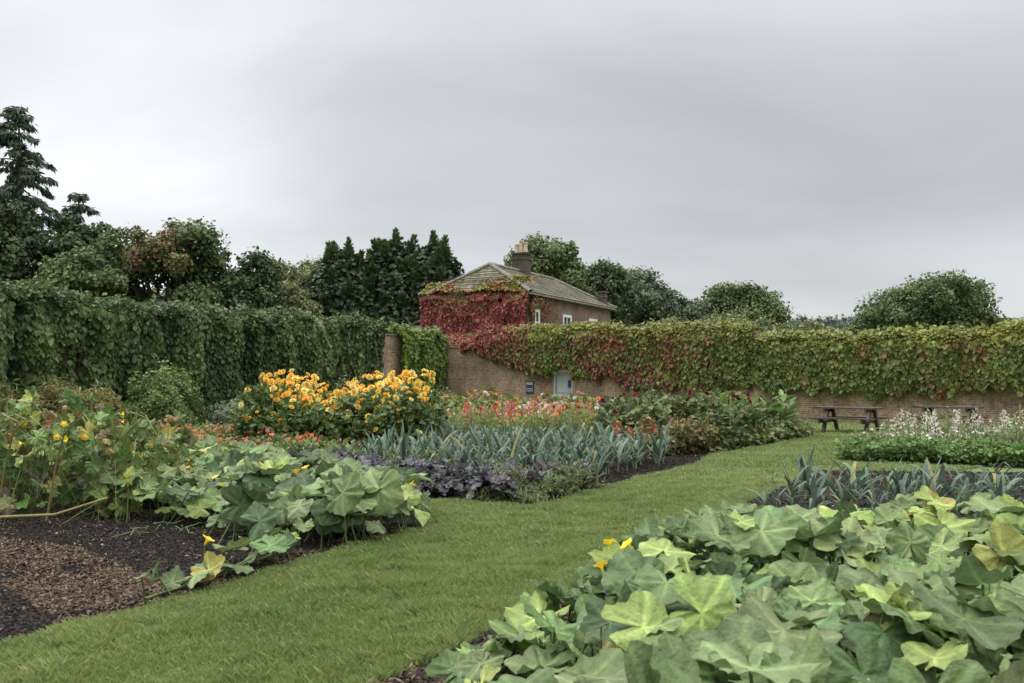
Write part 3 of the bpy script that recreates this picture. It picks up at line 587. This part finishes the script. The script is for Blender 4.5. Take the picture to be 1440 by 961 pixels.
# ---------------------------------------------------------------- trees
def tree(name,x,y,h,rx,rz,c0,c1,n=16000,leafs=.34,ncl=110,seed=1,cr=.24,patch=None,trunk=.3,ry=None,cz=None):
    ry=ry or rx;cz=cz if cz is not None else h-rz;n=int(n*1.35)
    u=nrm(rng.normal(size=(ncl,3)));u[:,2]=np.where(u[:,2]<-.55,-u[:,2],u[:,2]);rad=rng.uniform(.4,.97,ncl)[:,None]
    lump=.82+.36*vn(u[:,0]*2.2+x,u[:,2]*2.2+u[:,1]*2,77)[:,None]
    cc=u*rad*lump*np.array([rx,ry,rz])+[x,y,cz];rr=cr*min(rx,rz*1.2)*rng.uniform(.4,1.25,ncl)
    pr_=rr**2/np.sum(rr**2);i=rng.choice(ncl,n,p=pr_);d=nrm(rng.normal(size=(n,3)));r=rr[i]*(rng.random(n)**.45)*rng.uniform(.75,1.45,n)
    loc=cc[i]+d*r[:,None]*[1,1,.75];nm=d*.7+rng.normal(0,.55,(n,3))+[0,0,.4]
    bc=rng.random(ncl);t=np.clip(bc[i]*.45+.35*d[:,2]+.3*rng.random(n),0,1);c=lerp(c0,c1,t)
    if patch is not None:
        pc,pcol,pr=patch;dd=np.linalg.norm(cc[i]-np.array(pc),axis=1);m=(dd<pr)&(rng.random(n)<.45);c[m]=pcol
    parts=[inst(LF,loc,frames(nm),leafs*.78*rng.uniform(.5,1.35,n),jit(c,n,.25))]
    bark=(.07,.06,.045);zt=cz+rz*.3
    parts.append(tube([(x,y,0),(x+.1,y,zt*.35),(x-.1,y+.1,zt*.7),(x,y,zt)],[trunk*1.3,trunk,trunk*.7,trunk*.25],bark))
    for k in range(0,ncl,max(1,ncl//18)):
        z0=max(.8,cz-rz*.75)*rng.uniform(.75,1.05);q=cc[k];mid=(np.array([x,y,z0])+q)/2+[0,0,-.3]
        parts.append(tube([(x,y,min(z0,q[2])),mid,q],[trunk*.45,trunk*.28,.04],bark,5))
    return build(name,parts,[LEAF,MATTE])
DG=((.04,.068,.028),(.115,.155,.058));MG=((.06,.095,.032),(.165,.21,.068));LG=((.10,.125,.05),(.24,.26,.10));BG=((.065,.09,.052),(.15,.19,.09))
tree('dark_tree',-30.5,52,11.9,4.4,5.6,*DG,n=24000)
tree('dark_tree.001',-26,55,11.2,3.4,5,*DG,n=18000)
tree('dark_tree.002',-35,58,12,5,5.5,*DG,n=16000)
tree('mixed_tree',-20.4,54,11.3,3.9,5,*MG,n=22000,patch=((-20.2,51,9.6),(.19,.10,.05),2.2),leafs=.3)
tree('mixed_tree.001',-16.6,56,9.6,2.8,4,*DG,n=13000,leafs=.28)
tree('mixed_tree.002',-23.8,50,8.9,2.6,3.9,*MG,n=12000,leafs=.28)
tree('pale_tree',-17.5,72,10.6,3,3.6,*LG,n=9000,leafs=.3)
tree('pale_tree.001',-17.0,80,12.2,3.4,4.2,*LG,n=9000,leafs=.3)
tree('pale_tree.002',-19.5,66,9.0,3,3.6,*LG,n=9000,leafs=.3)
tree('pale_tree.003',-15.4,64,8.4,2.4,3.6,*LG,n=8000,leafs=.3)
tree('oak_tree',3.4,85,14.8,4.4,5.0,*MG,n=22000,leafs=.42,ncl=140)
tree('oak_tree.001',8.4,92,14.2,4.0,5.2,*DG,n=19000,leafs=.42,ncl=130)
tree('oak_tree.002',13.6,100,13.2,5.2,5.2,*BG,n=22000,leafs=.45,ncl=140)
tree('oak_tree.003',19.2,108,11.6,4.6,4.6,*BG,n=16000,leafs=.45)
tree('oak_tree.004',27.8,110,13.0,6.0,4.9,*MG,n=26000,leafs=.42,ncl=150,cr=.22)
tree('oak_tree.005',41.0,90,11.8,7.0,4.9,*MG,n=38000,leafs=.36,ncl=230,cr=.2)
tree('oak_tree.006',47.5,88,7.6,3.6,3.2,*MG,n=9000,leafs=.36)
tree('oak_tree.007',53,92,8.2,4,3.6,*MG,n=9000,leafs=.4)
for i,(px,py,h,r) in enumerate(((60,180,14,9),(72,190,15,8),(84,200,13,9),(48,170,10,8))):
    tree('distant_tree.%03d'%i,px,py,h,r,5,(.09,.11,.09),(.16,.19,.15),n=7000,leafs=.8)
tree('pale_shrub',9.5,58,5.3,3.6,2,*LG,n=10000,leafs=.22)
tree('pale_shrub.001',13.8,58,5.8,3.6,2.2,*LG,n=10000,leafs=.22)
tree('pale_shrub.002',17.5,56,5.2,3.2,2,*LG,n=9000,leafs=.22)
def yew(name,x,y,h,rx,n=150,body=9000):
    u=nrm(rng.normal(size=(n,3)));u[:,2]=np.abs(u[:,2]);p=u*[rx*.9,rx*.9,h*.72]*rng.uniform(.7,1.0,(n,1))+[x,y,h*.17]
    m=190;i=np.repeat(np.arange(n),m);ax=nrm(u*[.85,.85,.3]+[0,0,.75]);L=rng.uniform(1.0,2.1,n)
    t=rng.random(n*m);rad=(1-t)*.7+.05;d=nrm(rng.normal(size=(n*m,3)))*rng.random((n*m,1))**.4
    loc=p[i]+ax[i]*(t*L[i]-.8)[:,None]+d*rad[:,None]
    dr=ax[i]+d*.8;R=frames_dir(dr,rng.normal(size=(n*m,3)))
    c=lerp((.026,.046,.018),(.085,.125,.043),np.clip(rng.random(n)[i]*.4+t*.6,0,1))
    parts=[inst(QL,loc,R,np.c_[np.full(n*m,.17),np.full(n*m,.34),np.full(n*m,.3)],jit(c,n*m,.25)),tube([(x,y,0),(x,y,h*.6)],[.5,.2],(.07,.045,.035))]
    if body:
        v=nrm(rng.normal(size=(body,3)));v[:,2]=np.abs(v[:,2]);q=v*[rx*.95,rx*.95,h*.74]*rng.uniform(.72,.97,(body,1))+[x,y,h*.17]
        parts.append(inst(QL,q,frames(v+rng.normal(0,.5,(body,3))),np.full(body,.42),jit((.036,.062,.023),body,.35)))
    return build(name,parts,[LEAF,MATTE])
yew('yew_tree',-13.0,70,13.2,4.0,190);yew('yew_tree.001',-9.2,72,14.4,4.7,240);yew('yew_tree.002',-5.9,71,13.9,3.6,180);yew('yew_tree.003',-16.0,72,10.8,2.8,90)
yew('small_golden_conifer',-13.4,47.5,5.2,.5,10,0)
def conifer(name,x,y,h,z0,rb,dens=1.):
    parts=[tube([(x,y,0),(x+.1,y,h*.5),(x,y,h-.3)],[.4,.22,.03],(.05,.04,.03))];loc=[];dr=[]
    z=z0
    while z<h-.2:
        f=(h-z)/(h-z0);L0=.25+rb*f**.85
        for k in range(4):
            a=rng.uniform(0,2*pi);L=L0*rng.uniform(.35,1.25);pts=[];dp=rng.uniform(.45,.75)
            for j in range(7):
                t=j/6;pts.append(np.array([x+cos(a)*L*t,y+sin(a)*L*t,z+L*(.34*t-dp*t*t)+.22*(t>.85)]))
            parts.append(tube(pts,list(np.linspace(.045,.01,7)),(.05,.04,.03),4))
            m=int((46*L+9)*dens);t=rng.random(m)**.7;q=np.array([[np.interp(tt,np.linspace(0,1,7),[p[c] for p in pts]) for c in range(3)] for tt in t])
            side=rng.normal(0,.14,(m,1))*np.array([[-sin(a),cos(a),0]]);q=q+side+np.c_[np.zeros((m,2)),-rng.random(m)*.2]
            loc.append(q);dr.append(np.c_[np.full(m,cos(a)*.6),np.full(m,sin(a)*.6),np.full(m,-.8)]+rng.normal(0,.35,(m,3)))
        z+=rng.uniform(.42,.72)
    loc=np.concatenate(loc);dr=np.concatenate(dr);n=len(loc)
    parts.append(inst(NL,loc,frames_dir(dr,rng.normal(size=(n,3))),np.c_[rng.uniform(.5,1.0,n),rng.uniform(.25,.6,n),np.full(n,.3)],jit(lerp((.045,.07,.045),(.085,.12,.065),rng.random(n)),n,.2)))
    return build(name,parts,[LEAF,MATTE])
conifer('spruce_tree',-29.8,55,18.4,7,5.0,1.2);conifer('spruce_tree.001',-27.6,58,13.8,5,3.4,1.4)
def belt(name,pts,n,h,c0,c1,leafs):
    pts=np.array(pts,float);t=rng.uniform(0,len(pts)-1.001,n);i=t.astype(int);f=(t-i)[:,None];P=pts[i]*(1-f)+pts[i+1]*f
    P=P+rng.normal(0,3,(n,2));top=h*(.55+.6*vn(P[:,0]*.09,P[:,1]*.09,5)+.25*vn(P[:,0]*.35,P[:,1]*.35,6));z=top*rng.random(n)**.6
    return build(name,[inst(LF,np.c_[P,z],frames(rng.normal(0,.6,(n,3))+[0,-.3,.5]),leafs*rng.uniform(.6,1.3,n),jit(lerp(c0,c1,rng.random(n)),n,.2))],[LEAF])
belt('distant_treeline',[(-220,150),(-120,190),(-20,170),(60,230),(160,230),(260,190)],60000,10,(.08,.10,.075),(.15,.18,.13),1.6)
belt('tree_belt',[(-60,40),(-50,62),(-36,66),(-24,66),(-10,72),(0,78)],30000,6.5,(.04,.065,.028),(.10,.13,.05),.5)

# ---------------------------------------------------------------- shrubs along left wall
def shrub(name,x,y,r,h,c0,c1,n=5000,s=.11,T=LF):
    d=nrm(rng.normal(size=(n,3)));d[:,2]=np.abs(d[:,2]);q=(.55+.45*rng.random(n)**.5)*(.7+.55*vn(d[:,0]*3+x,d[:,1]*3+d[:,2]*3,12))
    loc=np.c_[x+d[:,0]*r*q,y+d[:,1]*r*q,.05+d[:,2]*h*q]
    loc[:,2]*=rng.uniform(.55,1,n)**.3
    return build(name,[inst(T,loc,frames(d+rng.normal(0,.5,(n,3))),s*rng.uniform(.6,1.3,n),jit(lerp(c0,c1,np.clip(d[:,2]*.6+.4*rng.random(n),0,1)),n,.25)),tube([(x,y,0),(x,y,h*.6)],[.05,.02],(.08,.06,.04))],[LEAF,MATTE])
shrub('round_shrub',-11.6,30,1.3,2.1,(.08,.13,.035),(.20,.27,.08),9000)
shrub('brown_shrub',-13.4,27,1.1,1.6,(.12,.13,.045),(.25,.23,.08),6000,T=NL,s=.24)
shrub('brown_shrub.001',-11.8,25.6,.9,1.4,(.13,.13,.045),(.26,.24,.08),5000,T=NL,s=.24)
shrub('brown_shrub.002',-15,26,1.2,1.5,(.09,.13,.04),(.2,.23,.07),5000,T=NL,s=.24)
shrub('grey_shrub',-9.8,33,1.3,.9,(.14,.18,.11),(.27,.31,.19),4000)
shrub('grey_shrub.001',-8.2,35,1.4,.8,(.14,.18,.10),(.25,.29,.15),4000)
shrub('rose_shrub',-6.8,37,1.3,1.5,(.08,.12,.035),(.18,.21,.06),4000)
shrub('wall_shrub',-1.4,45.6,1.3,1.25,(.11,.14,.045),(.23,.24,.09),4000,T=NL,s=.28)
shrub('wall_shrub.001',-3.4,44.5,1.2,1.1,(.09,.13,.045),(.19,.22,.09),4000)
shrub('wall_shrub.002',5.9,39.5,.9,.9,(.09,.13,.04),(.2,.23,.06),3500,T=NL,s=.25)
shrub('wall_shrub.003',7.6,37,1.0,.7,(.08,.12,.04),(.19,.21,.06),3500)
for i,(x,y) in enumerate(((-8.9,17.8),(-9.9,20.2),(-10.6,22.6))):
    build('plant_label.%03d'%i if i else 'plant_label',[box(x-.012,x+.012,y-.01,y+.01,0,.6,mi=1),box(x-.04,x+.04,y-.016,y-.0105,.36,.68)],[WHITE,WOOD])
sp_=[]
for (x,y,h) in ((-4.9,18.6,1.35),(-3.6,18.5,1.2),(-2.4,18.4,1.3),(5.0,20.9,1.25),(6.1,22.8,1.3),(9.0,18.3,1.0),(10.7,19.2,1.1),(2.9,21.1,1.2)):
    sp_.append(tube([(x,y,0),(x+.02,y,h)],[.016,.014],(.3,.24,.13),6,0))
build('garden_stakes',sp_,[MATTE])

# ---------------------------------------------------------------- picnic tables
def picnic(name,x,y,ang):
    P=[]
    for i in range(5): P.append(box(-.95,.95,-.37+i*.15,-.235+i*.15,.73,.785))
    for s in (-1,1):
        for k in range(2):
            y0=s*.66+k*.15-.14;P.append(box(-.95,.95,y0,y0+.13,.43,.48))
        for xx in (-.62,.62):
            a=math.atan2(.45*s,.70);R=np.array([[1,0,0],[0,cos(a),-sin(a)],[0,sin(a),cos(a)]])
            P.append(xf(box(-.04,.04,-.065,.065,-.84,0),R,(xx+.075,s*.20,.725)))
    for xx in (-.62,.62): P+=[box(xx-.04,xx+.03,-.78,.78,.31,.425),box(xx-.04,xx+.03,-.36,.36,.62,.727)]
    ob=build(name,P,[WOOD]);ob.location=(x,y,0);ob.rotation_euler=(0,0,ang);return ob
picnic('picnic_table',10.2,27.6,radians(-38));picnic('picnic_table.001',13.6,28.4,radians(-42))
